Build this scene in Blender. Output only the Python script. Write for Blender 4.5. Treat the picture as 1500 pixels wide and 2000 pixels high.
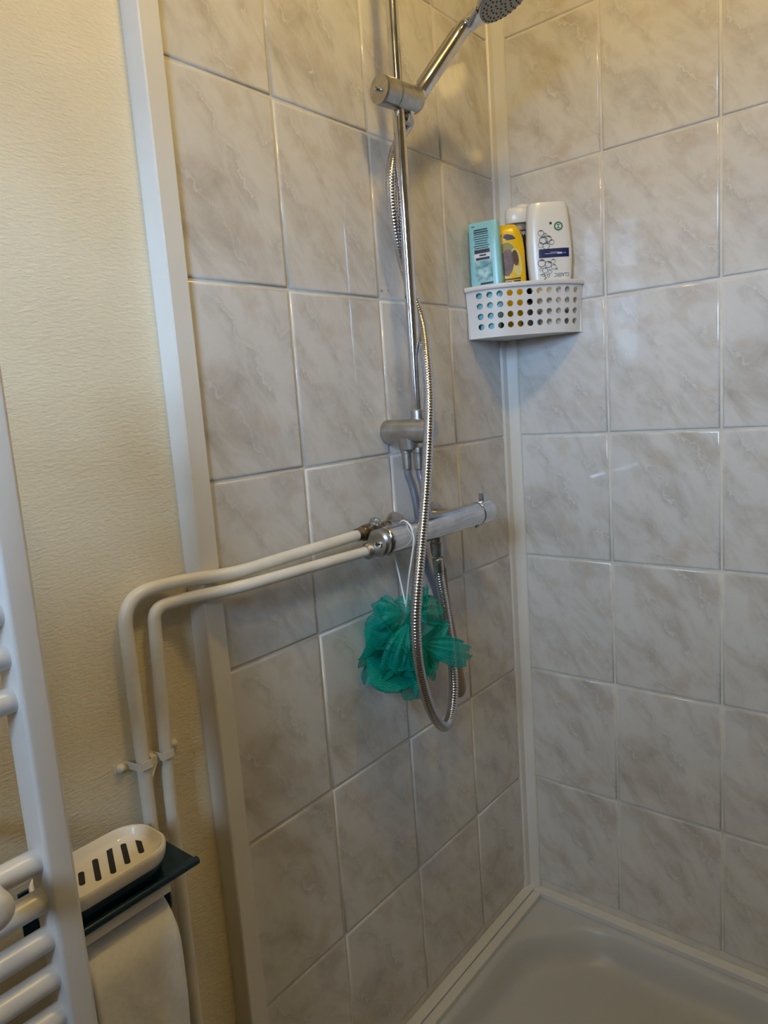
import bpy, bmesh, math, random
from mathutils import Vector, Matrix
from math import sin, cos, pi, radians

for o in list(bpy.data.objects):
    bpy.data.objects.remove(o)
scene = bpy.context.scene
C = scene.collection
random.seed(7)

# ------------------------------------------------------------------ camera
ZB = 1.93                                    # photo-fit height 0 -> metres above the floor
FPX = 1385.92
YAW, PITCH, ROLL = 0.6959, -0.1466, -0.0725
CAM = Vector((-1.3082, -0.7401, -0.6710 + ZB))
fw = Vector((cos(PITCH)*cos(YAW), cos(PITCH)*sin(YAW), sin(PITCH)))
_r = Vector((sin(YAW), -cos(YAW), 0)); _u = _r.cross(fw)
rt = _r*cos(ROLL) + _u*sin(ROLL); up = -_r*sin(ROLL) + _u*cos(ROLL)
cam_d = bpy.data.cameras.new('camera'); cam = bpy.data.objects.new('camera', cam_d); C.objects.link(cam)
cam_d.sensor_fit = 'VERTICAL'; cam_d.sensor_height = 36.0; cam_d.lens = FPX/2000*36.0
cam_d.clip_start = 0.02
m = Matrix((rt, up, -fw)).transposed().to_4x4(); m.translation = CAM; cam.matrix_world = m
scene.camera = cam

def pix(px, py, ax, v):
    """point of the photo's pixel on the plane  axis ax = v  (z counted from the floor)"""
    d = fw + rt*((px-750)/FPX) - up*((py-1000)/FPX)
    return CAM + d*((v-CAM[ax])/d[ax])

# ------------------------------------------------------------------ light and exposure
scene.view_settings.view_transform = 'Standard'
scene.view_settings.look = 'None'
scene.view_settings.gamma = 1.0
scene.view_settings.use_curve_mapping = False
scene.view_settings.exposure = 0.0
world = bpy.data.worlds.new('overcast_sky'); scene.world = world; world.use_nodes = True
bg = world.node_tree.nodes['Background']; bg.inputs[1].default_value = 66.0
_n, _l = world.node_tree.nodes, world.node_tree.links       # overcast sky, brighter overhead, over dark ground
_tc = _n.new('ShaderNodeTexCoord'); _sp = _n.new('ShaderNodeSeparateXYZ'); _rp = _n.new('ShaderNodeValToRGB')
_l.new(_tc.outputs['Generated'], _sp.inputs[0]); _l.new(_sp.outputs[2], _rp.inputs[0]); _l.new(_rp.outputs[0], bg.inputs[0])
_e = _rp.color_ramp.elements; _e[0].position = 0.0; _e[0].color = (0.05, 0.055, 0.055, 1)
_e[1].position = 1.0; _e[1].color = (0.70, 0.86, 1.0, 1)
_k = _e.new(0.10); _k.color = (0.26, 0.42, 0.66, 1)
WIN = dict(x=-2.05, y0=-0.98, y1=-0.42, z0=1.30, z1=2.08)      # window opening in the far wall
pd = bpy.data.lights.new('window_portal', 'AREA'); pd.shape = 'RECTANGLE'
pd.size = WIN['z1']-WIN['z0']; pd.size_y = WIN['y1']-WIN['y0']; pd.cycles.is_portal = True
po = bpy.data.objects.new('window_portal', pd); C.objects.link(po)
po.location = (WIN['x']-0.06, (WIN['y0']+WIN['y1'])/2, (WIN['z0']+WIN['z1'])/2)
po.rotation_euler = (0, -pi/2, 0)
LAMP_W, LAMP2_W = 13.5, 5.0
LAMP_COL = (1.0, 0.69, 0.22)

# ------------------------------------------------------------------ helpers
def link(o, parent=None):
    C.objects.link(o)
    if parent: o.parent = parent
    return o
def obj(name, bm, mat, parent=None, smooth=False, loc=None):
    me = bpy.data.meshes.new(name); bm.normal_update(); bm.to_mesh(me); bm.free()
    if mat: me.materials.append(mat)
    if smooth:
        for p in me.polygons: p.use_smooth = True
    o = bpy.data.objects.new(name, me)
    if loc: o.location = loc
    return link(o, parent)
def auto(o, ang=35):
    me = o.data
    for p in me.polygons: p.use_smooth = True
    me.set_sharp_from_angle(angle=radians(ang)); return o
def tag(o, label=None, cat=None, group=None, kind=None):
    if label: o['label'] = label
    if cat: o['category'] = cat
    if group: o['group'] = group
    if kind: o['kind'] = kind
    return o
def thing(name, label, cat, loc=(0, 0, 0), rot=(0, 0, 0), group=None):
    o = bpy.data.objects.new(name, None); o.empty_display_size = 0.03
    o.location = loc; o.rotation_euler = rot; link(o); return tag(o, label, cat, group)
def W(o, p):   # world point -> local of a thing placed by location only
    return Vector(p) - o.location
def box(bm, x0, x1, y0, y1, z0, z1, bev=0):
    vs = [bm.verts.new((x, y, z)) for x in (x0, x1) for y in (y0, y1) for z in (z0, z1)]
    fs = [bm.faces.new([vs[i] for i in f]) for f in ((0,1,3,2),(4,6,7,5),(0,4,5,1),(2,3,7,6),(0,2,6,4),(1,5,7,3))]
    if bev:
        es = {e for f in fs for e in f.edges}
        bmesh.ops.bevel(bm, geom=list(es), offset=bev, segments=3, profile=0.5, affect='EDGES')
    return bm
def newbox(*a, **k): return box(bmesh.new(), *a, **k)
def frame_of(d):
    d = d.normalized(); a = Vector((0, 0, 1)) if abs(d.z) < 0.9 else Vector((1, 0, 0))
    u = d.cross(a).normalized(); return u, u.cross(d).normalized()
def lathe(bm, p, d, prof, seg=32, cap0=True, cap1=True):
    """prof: list of (distance along d, radius)"""
    p = Vector(p); d = Vector(d).normalized(); u, v = frame_of(d); rings = []
    pr_ = [prof[0]]                              # support loops keep long walls evenly shaded
    for a, b in zip(prof, prof[1:]):
        ln = math.hypot(b[0]-a[0], b[1]-a[1])
        if ln > 0.012:
            f = 0.0012/ln; pr_ += [(a[0]+(b[0]-a[0])*f, a[1]+(b[1]-a[1])*f), (b[0]-(b[0]-a[0])*f, b[1]-(b[1]-a[1])*f)]
        pr_.append(b)
    for t, r in pr_:
        rings.append([bm.verts.new(p + d*t + (u*cos(2*pi*k/seg) + v*sin(2*pi*k/seg))*max(r, 1e-5)) for k in range(seg)])
    for a, b in zip(rings, rings[1:]):
        for k in range(seg): bm.faces.new((a[k], a[(k+1) % seg], b[(k+1) % seg], b[k]))
    if cap0: bm.faces.new(rings[0][::-1])
    if cap1: bm.faces.new(rings[-1])
    bmesh.ops.recalc_face_normals(bm, faces=bm.faces)
    return bm
def newlathe(*a, **k): return lathe(bmesh.new(), *a, **k)
def catmull(pts, n=8):
    P = [Vector(p) for p in pts]; P = [P[0]*2-P[1]] + P + [P[-1]*2-P[-2]]; out = []
    for i in range(1, len(P)-2):
        a, b, c, d = P[i-1:i+3]
        for k in range(n):
            t = k/n
            out.append(0.5*((2*b) + (c-a)*t + (2*a-5*b+4*c-d)*t*t + (3*b-a-3*c+d)*t**3))
    out.append(P[-2]); return out
def resample(pts, step):
    L = [0]
    for a, b in zip(pts, pts[1:]): L.append(L[-1]+(b-a).length)
    n = max(2, int(L[-1]/step)); out = []; j = 0
    for i in range(n+1):
        s = L[-1]*i/n
        while j < len(L)-2 and L[j+1] < s: j += 1
        f = (s-L[j])/max(1e-9, L[j+1]-L[j]); out.append(pts[j].lerp(pts[j+1], f))
    return out
def tube(bm, pts, rad, seg=16, cap=True):
    """rad: number or function(i,n)"""
    n = len(pts); rings = []; u = None
    for i, p in enumerate(pts):
        d = (pts[min(i+1, n-1)]-pts[max(i-1, 0)]).normalized()
        if u is None: u, _ = frame_of(d)
        u = (u - d*u.dot(d)).normalized(); v = d.cross(u)
        r = rad(i, n) if callable(rad) else rad
        rings.append([bm.verts.new(p + (u*cos(2*pi*k/seg) + v*sin(2*pi*k/seg))*r) for k in range(seg)])
    for a, b in zip(rings, rings[1:]):
        for k in range(seg): bm.faces.new((a[k], a[(k+1) % seg], b[(k+1) % seg], b[k]))
    if cap: bm.faces.new(rings[0][::-1]); bm.faces.new(rings[-1])
    bmesh.ops.recalc_face_normals(bm, faces=bm.faces)
    return bm
def fillet(pts, r, n=8):
    """polyline with rounded corners, radius-like distance r"""
    P = [Vector(p) for p in pts]; out = [P[0]]
    for a, b, c in zip(P, P[1:], P[2:]):
        ra = min(r, (a-b).length*0.49); rc = min(r, (c-b).length*0.49); rr = min(ra, rc)
        s = b+(a-b).normalized()*rr; e = b+(c-b).normalized()*rr
        for k in range(n+1):
            t = k/n; out.append(s*(1-t)**2 + b*2*t*(1-t) + e*t*t)
    out.append(P[-1]); return out
def loft(bm, loops, cap0=True, cap1=True):
    R = [[bm.verts.new(p) for p in l] for l in loops]; n = len(R[0])
    for a, b in zip(R, R[1:]):
        for k in range(n): bm.faces.new((a[k], a[(k+1) % n], b[(k+1) % n], b[k]))
    if cap0: bm.faces.new(R[0][::-1])
    if cap1: bm.faces.new(R[-1])
    bmesh.ops.recalc_face_normals(bm, faces=bm.faces)
    return bm
def rrect(cx, cy, hx, hy, r, z, n=6):
    pts = []
    for qx, qy, a0 in ((1,1,0),(-1,1,90),(-1,-1,180),(1,-1,270)):
        for k in range(n+1):
            a = radians(a0+90*k/n); pts.append(Vector((cx+qx*(hx-r)+r*cos(a), cy+qy*(hy-r)+r*sin(a), z)))
    return pts

# ------------------------------------------------------------------ materials
def mat(name, col, rough=0.5, metal=0.0, spec=0.5, coat=0.0):
    m = bpy.data.materials.new(name); m.use_nodes = True; b = m.node_tree.nodes['Principled BSDF']
    b.inputs['Base Color'].default_value = (*col, 1); b.inputs['Roughness'].default_value = rough
    b.inputs['Metallic'].default_value = metal; b.inputs['Specular IOR Level'].default_value = spec
    b.inputs['Coat Weight'].default_value = coat
    return m
def nodes(m): return m.node_tree.nodes, m.node_tree.links, m.node_tree.nodes['Principled BSDF']
def noise_col(m, c0, c1, scale, detail=4, lo=0.35, hi=0.65, rough=None, bump=0, coord='Object', stretch=(1,1,1), bdist=0.002):
    N, L, b = nodes(m); tc = N.new('ShaderNodeTexCoord'); mp = N.new('ShaderNodeMapping'); mp.inputs['Scale'].default_value = stretch
    L.new(tc.outputs[coord], mp.inputs[0])
    t = N.new('ShaderNodeTexNoise'); t.inputs['Scale'].default_value = scale; t.inputs['Detail'].default_value = detail
    L.new(mp.outputs[0], t.inputs['Vector'])
    r = N.new('ShaderNodeValToRGB'); r.color_ramp.elements[0].position = lo; r.color_ramp.elements[1].position = hi
    r.color_ramp.elements[0].color = (*c0, 1); r.color_ramp.elements[1].color = (*c1, 1)
    L.new(t.outputs['Fac'], r.inputs[0]); L.new(r.outputs[0], b.inputs['Base Color'])
    if rough:
        mr = N.new('ShaderNodeMapRange'); mr.inputs['To Min'].default_value = rough[0]; mr.inputs['To Max'].default_value = rough[1]
        L.new(t.outputs['Fac'], mr.inputs[0]); L.new(mr.outputs[0], b.inputs['Roughness'])
    if bump:
        bp = N.new('ShaderNodeBump'); bp.inputs['Strength'].default_value = bump; bp.inputs['Distance'].default_value = bdist
        L.new(t.outputs['Fac'], bp.inputs['Height']); L.new(bp.outputs[0], b.inputs['Normal'])
    return m

def make_tile_mat():
    m = mat('marbled_tile_glaze', (0.6, 0.58, 0.55), 0.06, 0, 0.5); N, L, b = nodes(m)
    tc = N.new('ShaderNodeTexCoord'); oi = N.new('ShaderNodeObjectInfo')
    def math_(op, a=None, bv=None):
        n = N.new('ShaderNodeMath'); n.operation = op
        for i, v in enumerate((a, bv)):
            if v is None: continue
            if hasattr(v, 'links'): L.new(v, n.inputs[i])
            else: n.inputs[i].default_value = v
        return n.outputs[0]
    var = math_('MULTIPLY', math_('FLOOR', math_('MULTIPLY', oi.outputs['Random'], 3.0)), 3.7)
    cb = N.new('ShaderNodeCombineXYZ'); L.new(var, cb.inputs[1])
    ad = N.new('ShaderNodeVectorMath'); ad.operation = 'ADD'; L.new(tc.outputs['Object'], ad.inputs[0]); L.new(cb.outputs[0], ad.inputs[1])
    rot = N.new('ShaderNodeMapping'); rot.inputs['Rotation'].default_value = (0, radians(-52), 0); L.new(ad.outputs[0], rot.inputs[0])
    st = N.new('ShaderNodeMapping'); st.inputs['Scale'].default_value = (0.42, 1.0, 1.0); L.new(rot.outputs[0], st.inputs[0])
    def noise(vec, scale, detail, rough=0.55, dist=0.0):
        t = N.new('ShaderNodeTexNoise'); t.inputs['Scale'].default_value = scale; t.inputs['Detail'].default_value = detail
        t.inputs['Roughness'].default_value = rough; t.inputs['Distortion'].default_value = dist; L.new(vec, t.inputs['Vector']); return t.outputs['Fac']
    def ramp(f, els):
        r = N.new('ShaderNodeValToRGB'); e = r.color_ramp.elements
        e[0].position, e[0].color = els[0][0], (*els[0][1], 1); e[1].position, e[1].color = els[-1][0], (*els[-1][1], 1)
        for p, c in els[1:-1]:
            q = e.new(p); q.color = (*c, 1)
        L.new(f, r.inputs[0]); return r.outputs[0]
    def mix(f, a, bb, kind='MIX'):
        n = N.new('ShaderNodeMix'); n.data_type = 'RGBA'; n.blend_type = kind
        for s, v in ((n.inputs[0], f), (n.inputs[6], a), (n.inputs[7], bb)):
            if hasattr(v, 'links'): L.new(v, s)
            elif isinstance(v, tuple): s.default_value = (*v, 1)
            else: s.default_value = v
        return n.outputs[2]
    cloud = noise(st.outputs[0], 15, 6, 0.62, 0.5)
    base = ramp(cloud, [(0.31, (0.46, 0.425, 0.385)), (0.42, (0.58, 0.552, 0.52)), (0.52, (0.655, 0.637, 0.615)), (0.70, (0.69, 0.675, 0.66))])
    tint = noise(ad.outputs[0], 13, 4)
    base = mix(ramp(tint, [(0.56, (0, 0, 0)), (0.72, (0.62, 0.62, 0.62))]), base, (0.53, 0.45, 0.36))
    sp = N.new('ShaderNodeSeparateXYZ'); L.new(tc.outputs['Object'], sp.inputs[0])
    q = math_('ADD', math_('MULTIPLY', math_('SUBTRACT', sp.outputs[0], 0.1), 0.80), math_('MULTIPLY', math_('SUBTRACT', sp.outputs[2], 0.125), 0.60))
    jit = math_('MULTIPLY', math_('SUBTRACT', noise(ad.outputs[0], 21, 7, 0.66), 0.5), 0.105)
    q = math_('ADD', q, jit)
    brk = noise(st.outputs[0], 30, 3)
    for c0, wk in ((0.012, 1.0), (-0.062, 0.8), (0.088, 0.7)):
        dist = math_('ABSOLUTE', math_('SUBTRACT', q, c0))
        msk = ramp(brk, [(0.43, (0, 0, 0)), (0.58, (wk, wk, wk))])
        halo = mix(1.0, ramp(dist, [(0.0, (0.70, 0.70, 0.70)), (0.006, (0.42, 0.42, 0.42)), (0.022, (0, 0, 0))]), msk, 'MULTIPLY')
        base = mix(halo, base, (0.43, 0.41, 0.385))
        core = mix(1.0, ramp(math_('ABSOLUTE', math_('SUBTRACT', q, c0+0.0030)), [(0.0, (0.8, 0.8, 0.8)), (0.0022, (0, 0, 0))]), msk, 'MULTIPLY')
        base = mix(core, base, (0.77, 0.75, 0.725))
    L.new(base, b.inputs['Base Color'])
    wav = noise(ad.outputs[0], 14, 1)
    bp = N.new('ShaderNodeBump'); bp.inputs['Strength'].default_value = 0.04; bp.inputs['Distance'].default_value = 0.004
    L.new(wav, bp.inputs['Height']); L.new(bp.outputs[0], b.inputs['Normal'])
    return m
M_tile = make_tile_mat()
M_grout = noise_col(mat('grout', (0.62, 0.59, 0.54), 0.75), (0.62, 0.59, 0.53), (0.72, 0.69, 0.63), 30)
def make_paper():
    m = mat('cream_wallpaper', (0.72, 0.65, 0.53), 0.7, 0, 0.25); N, L, b = nodes(m)
    tc = N.new('ShaderNodeTexCoord'); mp = N.new('ShaderNodeMapping'); mp.inputs['Scale'].default_value = (110, 110, 330); L.new(tc.outputs['Object'], mp.inputs[0])
    t = N.new('ShaderNodeTexNoise'); t.inputs['Scale'].default_value = 1.0; t.inputs['Detail'].default_value = 2.5; t.inputs['Distortion'].default_value = 0.5
    L.new(mp.outputs[0], t.inputs['Vector'])
    bp = N.new('ShaderNodeBump'); bp.inputs['Strength'].default_value = 0.6; bp.inputs['Distance'].default_value = 0.0018
    L.new(t.outputs['Fac'], bp.inputs['Height']); L.new(bp.outputs[0], b.inputs['Normal'])
    t2 = N.new('ShaderNodeTexNoise'); t2.inputs['Scale'].default_value = 5; t2.inputs['Detail'].default_value = 4; L.new(tc.outputs['Object'], t2.inputs['Vector'])
    r = N.new('ShaderNodeValToRGB'); r.color_ramp.elements[0].position = 0.35; r.color_ramp.elements[1].position = 0.65
    r.color_ramp.elements[0].color = (0.76, 0.67, 0.49, 1); r.color_ramp.elements[1].color = (0.81, 0.73, 0.56, 1)
    L.new(t2.outputs['Fac'], r.inputs[0]); L.new(r.outputs[0], b.inputs['Base Color'])
    return m
M_paper = make_paper()
M_trim = noise_col(mat('white_pvc_trim', (0.74, 0.72, 0.68), 0.32), (0.72, 0.69, 0.64), (0.76, 0.74, 0.70), 6)
M_strip = mat('white_tray_trim', (0.68, 0.68, 0.67), 0.35)
M_joint = mat('dark_sealant', (0.06, 0.055, 0.05), 0.6)
M_ceil = mat('ceiling_paint', (0.30, 0.30, 0.30), 0.8)
M_wall = mat('painted_wall', (0.20, 0.19, 0.18), 0.75)
M_floor = noise_col(mat('grey_floor', (0.25, 0.24, 0.23), 0.5), (0.09, 0.085, 0.08), (0.14, 0.135, 0.13), 8)
M_acryl = mat('white_acrylic', (0.52, 0.54, 0.57), 0.30, 0, 0.4)
M_chrome = noise_col(mat('chrome', (0.70, 0.70, 0.72), 0.08, 1.0), (0.58, 0.58, 0.60), (0.70, 0.70, 0.72), 40, rough=(0.05, 0.16))
M_satin = noise_col(mat('limescaled_chrome', (0.5, 0.49, 0.47), 0.3, 1.0), (0.42, 0.41, 0.39), (0.56, 0.55, 0.53), 60, rough=(0.22, 0.42))
M_hose = mat('steel_hose', (0.62, 0.62, 0.66), 0.20, 1.0)
M_greyhose = mat('grey_braided_hose', (0.26, 0.26, 0.31), 0.35, 0.55)
M_brass = noise_col(mat('tarnished_brass', (0.35, 0.26, 0.14), 0.4, 1.0), (0.10, 0.07, 0.04), (0.42, 0.36, 0.26), 90, rough=(0.3, 0.6))
M_pipe = noise_col(mat('painted_pipe', (0.74, 0.70, 0.62), 0.35), (0.70, 0.655, 0.57), (0.76, 0.725, 0.65), 25, bump=0.25, bdist=0.001)
M_rad = mat('white_radiator_enamel', (0.74, 0.73, 0.72), 0.28, 0, 0.5)
M_dark = mat('black_rubber', (0.015, 0.015, 0.016), 0.5)
M_headgrey = mat('grey_spray_plate', (0.36, 0.37, 0.38), 0.4)
M_basket = noise_col(mat('white_plastic', (0.76, 0.73, 0.70), 0.4), (0.72, 0.69, 0.66), (0.78, 0.755, 0.73), 12)
M_teal = mat('aqua_plastic', (0.28, 0.60, 0.64), 0.28)
M_yellow = mat('yellow_plastic', (0.86, 0.52, 0.01), 0.25)
M_whitep = mat('glossy_white_plastic', (0.80, 0.79, 0.76), 0.25)
M_black = mat('black_print', (0.02, 0.022, 0.03), 0.4)
M_navyprint = mat('navy_print', (0.012, 0.018, 0.11), 0.4)
M_greenprint = mat('green_print', (0.03, 0.18, 0.11), 0.4)
M_greyprint = mat('grey_print', (0.10, 0.11, 0.13), 0.4)
M_tealprint = noise_col(mat('sea_picture', (0.1, 0.35, 0.38), 0.4), (0.06, 0.26, 0.29), (0.48, 0.68, 0.70), 60, lo=0.4, hi=0.62)
M_paleprint = mat('pale_label', (0.70, 0.72, 0.74), 0.4)
M_brown = noise_col(mat('nut_brown', (0.12, 0.05, 0.025), 0.35), (0.05, 0.02, 0.012), (0.20, 0.09, 0.05), 70)
M_olive = mat('nut_green', (0.30, 0.26, 0.04), 0.4)
M_cream = mat('nut_cream', (0.70, 0.60, 0.22), 0.4)
M_ceramic = mat('white_ceramic', (0.80, 0.75, 0.66), 0.14, 0, 0.5)
M_slot = mat('dark_slot', (0.01, 0.011, 0.012), 0.6)
M_navy = mat('navy_lacquer', (0.002, 0.022, 0.042), 0.25, 0, 0.5)
M_tissue = noise_col(mat('toilet_tissue', (0.80, 0.79, 0.77), 0.95, 0, 0.1), (0.77, 0.76, 0.74), (0.82, 0.81, 0.79), 160, bump=0.35, bdist=0.001)
M_rail = mat('cream_rail', (0.72, 0.68, 0.60), 0.5)
M_cord = mat('white_cord', (0.82, 0.80, 0.76), 0.7)
M_taupe = mat('taupe_handle', (0.30, 0.25, 0.22), 0.35)
def make_net():
    m = bpy.data.materials.new('teal_netting'); m.use_nodes = True; N, L = m.node_tree.nodes, m.node_tree.links
    b = N['Principled BSDF']; out = N['Material Output']
    b.inputs['Base Color'].default_value = (0.0, 0.37, 0.30, 1); b.inputs['Roughness'].default_value = 0.5
    tr = N.new('ShaderNodeBsdfTranslucent'); tr.inputs[0].default_value = (0.0, 0.62, 0.50, 1)
    mx = N.new('ShaderNodeMixShader'); mx.inputs[0].default_value = 0.40; L.new(b.outputs[0], mx.inputs[1]); L.new(tr.outputs[0], mx.inputs[2])
    uv = N.new('ShaderNodeUVMap'); uv.uv_map = 'net'
    def wave(rot):
        mp = N.new('ShaderNodeMapping'); mp.inputs['Rotation'].default_value = (0, 0, rot); L.new(uv.outputs[0], mp.inputs[0])
        w = N.new('ShaderNodeTexWave'); w.inputs['Scale'].default_value = 110; w.inputs['Distortion'].default_value = 0.6; L.new(mp.outputs[0], w.inputs['Vector']); return w.outputs['Fac']
    mm = N.new('ShaderNodeMath'); mm.operation = 'MAXIMUM'; L.new(wave(0.8), mm.inputs[0]); L.new(wave(-0.8), mm.inputs[1])
    mr = N.new('ShaderNodeMapRange'); mr.inputs['From Min'].default_value = 0.45; mr.inputs['From Max'].default_value = 0.75
    mr.inputs['To Min'].default_value = 0.50; mr.inputs['To Max'].default_value = 0.92; L.new(mm.outputs[0], mr.inputs[0])
    tp = N.new('ShaderNodeBsdfTransparent')
    m2 = N.new('ShaderNodeMixShader'); L.new(mr.outputs[0], m2.inputs[0]); L.new(tp.outputs[0], m2.inputs[1]); L.new(mx.outputs[0], m2.inputs[2])
    L.new(m2.outputs[0], out.inputs[0]); return m
M_net = make_net()
def make_glass():
    m = bpy.data.materials.new('window_glass'); m.use_nodes = True; N, L = m.node_tree.nodes, m.node_tree.links
    out = N['Material Output']; N.remove(N['Principled BSDF'])
    t = N.new('ShaderNodeBsdfTransparent'); g = N.new('ShaderNodeBsdfGlossy'); g.inputs['Roughness'].default_value = 0.02
    f = N.new('ShaderNodeFresnel'); f.inputs[0].default_value = 1.45; x = N.new('ShaderNodeMixShader')
    L.new(f.outputs[0], x.inputs[0]); L.new(t.outputs[0], x.inputs[1]); L.new(g.outputs[0], x.inputs[2]); L.new(x.outputs[0], out.inputs[0]); return m
M_glass = make_glass()
def emis(name, col, s):
    m = mat(name, col, 0.5); b = m.node_tree.nodes['Principled BSDF']
    b.inputs['Emission Color'].default_value = (*col, 1); b.inputs['Emission Strength'].default_value = s; return m

# ------------------------------------------------------------------ the room
H = 2.36; XW = -2.05; YB = -1.75; YP = 0.027
def struct(name, bm, m, parent=None, smooth=False):
    o = obj(name, bm, m, parent, smooth)
    if not parent: o['kind'] = 'structure'
    return o
struct('floor', newbox(XW-0.1, 0.1, YB-0.1, YP+0.1, -0.1, 0), M_floor)
struct('ceiling', newbox(XW-0.1, 0.1, YB-0.1, YP+0.1, H, H+0.1), M_ceil)
wall_left = struct('wall_left', newbox(XW-0.1, 0.1, YP, YP+0.1, 0, H), M_paper)
struct('wall_back', newbox(XW-0.1, 0.1, YB-0.1, YB, 0, H), M_wall)
bm = bmesh.new()
for a in ((XW-0.1, XW, YB, WIN['y0'], 0, H), (XW-0.1, XW, WIN['y1'], YP, 0, H),
          (XW-0.1, XW, WIN['y0'], WIN['y1'], 0, WIN['z0']), (XW-0.1, XW, WIN['y0'], WIN['y1'], WIN['z1'], H)):
    box(bm, *a)
struct('wall_front', bm, M_wall)
bm = bmesh.new(); y0, y1, z0, z1 = WIN['y0'], WIN['y1'], WIN['z0'], WIN['z1']; t = 0.045
for a in ((y0, y0+t, z0, z1), (y1-t, y1, z0, z1), (y0+t, y1-t, z0, z0+t), (y0+t, y1-t, z1-t, z1), (y0+t, y1-t, z1-0.30, z1-0.26)):
    box(bm, XW-0.05, XW-0.005, *a)
struct('wall_light_blocker', newbox(-1.72, -1.64, -1.45, -0.46, 0, 1.49), M_wall)     # added unseen half-height blocker, keeps window light off the lower walls
w1 = struct('window_1', bm, M_trim)
obj('pane', newbox(XW-0.03, XW-0.026, y0+t, y1-t, z0+t, z1-0.30), M_glass, w1)
obj('pane', newbox(XW-0.03, XW-0.026, y0+t, y1-t, z1-0.26, z1-t), M_glass, w1)

# ---- tiled shower walls: backing with recessed joints, tiles as pieces
RIM = 1.765                                    # height of tray trim under zero level
ZR = ZB - RIM
TH = 0.004                                     # tile face stands this far in front of the joints
wall_shower = struct('wall_shower', newbox(-0.79, 0.0+TH, TH-0.0015, YP, ZR-0.1, H), M_grout)
wall_right = struct('wall_right', newbox(TH-0.0015, 0.1, YB, YP, 0, H), M_grout)
def tile_mesh(w, h):
    bm = bmesh.new(); rings = []
    for ins, y in ((0, TH), (0.0002, 0.0024), (0.0011, 0.0009), (0.0028, 0.00015), (0.0046, 0.0), (0.0052, 0.0)):
        rings.append([bm.verts.new((x, y, z)) for x, z in ((ins, ins), (w-ins, ins), (w-ins, h-ins), (ins, h-ins))])
    for a, b in zip(rings, rings[1:]):
        for k in range(4): bm.faces.new((a[k], a[(k+1) % 4], b[(k+1) % 4], b[k]))
    bm.faces.new(rings[-1]); bm.normal_update()
    me = bpy.data.meshes.new('tile'); bm.to_mesh(me); bm.free(); me.materials.append(M_tile)
    for p in me.polygons: p.use_smooth = True
    return me
G = 0.0038; TW, TT = 0.1983, 0.25
def place_tile(me, loc, rz, parent):
    o = bpy.data.objects.new('tile', me); o.location = loc
    o.rotation_euler = (radians(random.uniform(-.12, .12)), 0, rz + radians(random.uniform(-.15, .15))); link(o, parent)
meshes = {}
def tmesh(w, h):
    k = (round(w, 4), round(h, 4))
    if k not in meshes: meshes[k] = tile_mesh(w, h)
    return meshes[k]
for row in range(-7, 3):
    zb = ZB + row*TT; hh = TT-G
    zt = min(zb+hh+G/2, H-0.002)
    if zt-zb < 0.02: continue
    z0 = zb+G/2; h = zt-z0
    for xa, xb in ((-0.1964, -0.0005), (-0.1964-TW, -0.1964), (-0.1964-2*TW, -0.1964-TW), (-0.770, -0.1964-2*TW)):
        place_tile(tmesh(xb-xa-G, h), (xa+G/2, 0, z0), 0, wall_shower)
    ys = [-0.0138 - TW*k for k in range(0, 9)]
    for ya, yb in zip(ys, ys[1:]):
        if yb < YB: break
        place_tile(tmesh(ya-yb-G, h), (0, ya-G/2, z0), -pi/2, wall_right)
for dx in (0, 0.010):                           # two old plugged screw holes
    p = pix(745+dx*1350, 568, 1, 0)
    o = obj('screw_hole', newlathe(p+Vector((0, 0.0005, 0)), (0, -1, 0), [(0, .0022), (.001, .0022), (.001, .0012), (-.0, .001)], 12), M_satin, wall_shower)

# ---- trims
bm = bmesh.new(); prof = [(-0.7925, YP), (-0.7925, -0.0045), (-0.7905, -0.006), (-0.765, -0.006), (-0.7635, -0.0045), (-0.7635, 0.003), (-0.7890, 0.003), (-0.7890, YP)]
loft(bm, [[Vector((x, y, z)) for x, y in prof] for z in (0.0, H)])
struct('trim_1', bm, M_trim)
bm = bmesh.new(); prof = [(0.003, 0.003), (-0.0215, 0.003), (-0.0215, -0.002), (-0.0195, -0.0045), (-0.006, -0.006), (-0.0055, -0.0275), (-0.003, -0.0295), (0.003, -0.0295)]
loft(bm, [[Vector((x, y, z)) for x, y in prof] for z in (ZR-0.01, H)])
struct('trim_2', bm, M_trim)
TX, TY = -0.80, -0.90
struct('trim_3', newbox(TX, 0, -0.0185, 0.002, ZR-0.014, ZR, bev=0.0015), M_strip)
struct('trim_4', newbox(TX, -0.0195, -0.0385, -0.0197, ZR-0.016, ZR-0.002, bev=0.0015), M_strip)
struct('trim_5', newbox(-0.0195, 0.002, TY, -0.0190, ZR-0.014, ZR, bev=0.0015), M_strip)

# ------------------------------------------------------------------ shower tray
tr = thing('shower_tray', 'white acrylic shower tray with a sunken basin below the tiled corner', 'shower tray', (0, 0, 0))
def basin(z, ins, r, cut):
    x1, y1, x0, y0 = -0.026-ins, -0.044-ins, TX+0.06+ins, TY+0.06+ins
    pts = [(x0, y0), (x1, y0), (x1, y1-cut), (x1-cut, y1), (x0, y1)]
    P = [Vector((x, y, z)) for x, y in pts]; out = []; n = len(P)
    for i in range(n):
        a, b, c = P[i-1], P[i], P[(i+1) % n]
        rr = r if i not in (2, 3) else cut*0.42
        s = b+(a-b).normalized()*rr; e = b+(c-b).normalized()*rr
        for k in range(9):
            t = k/8; out.append(s*(1-t)**2+b*2*t*(1-t)+e*t*t)
    return out
zt = ZR-0.014
loops = []
out0 = basin(0, 0, 0.05, 0.118)
c0 = Vector(((TX)/2, TY/2, 0))
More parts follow.
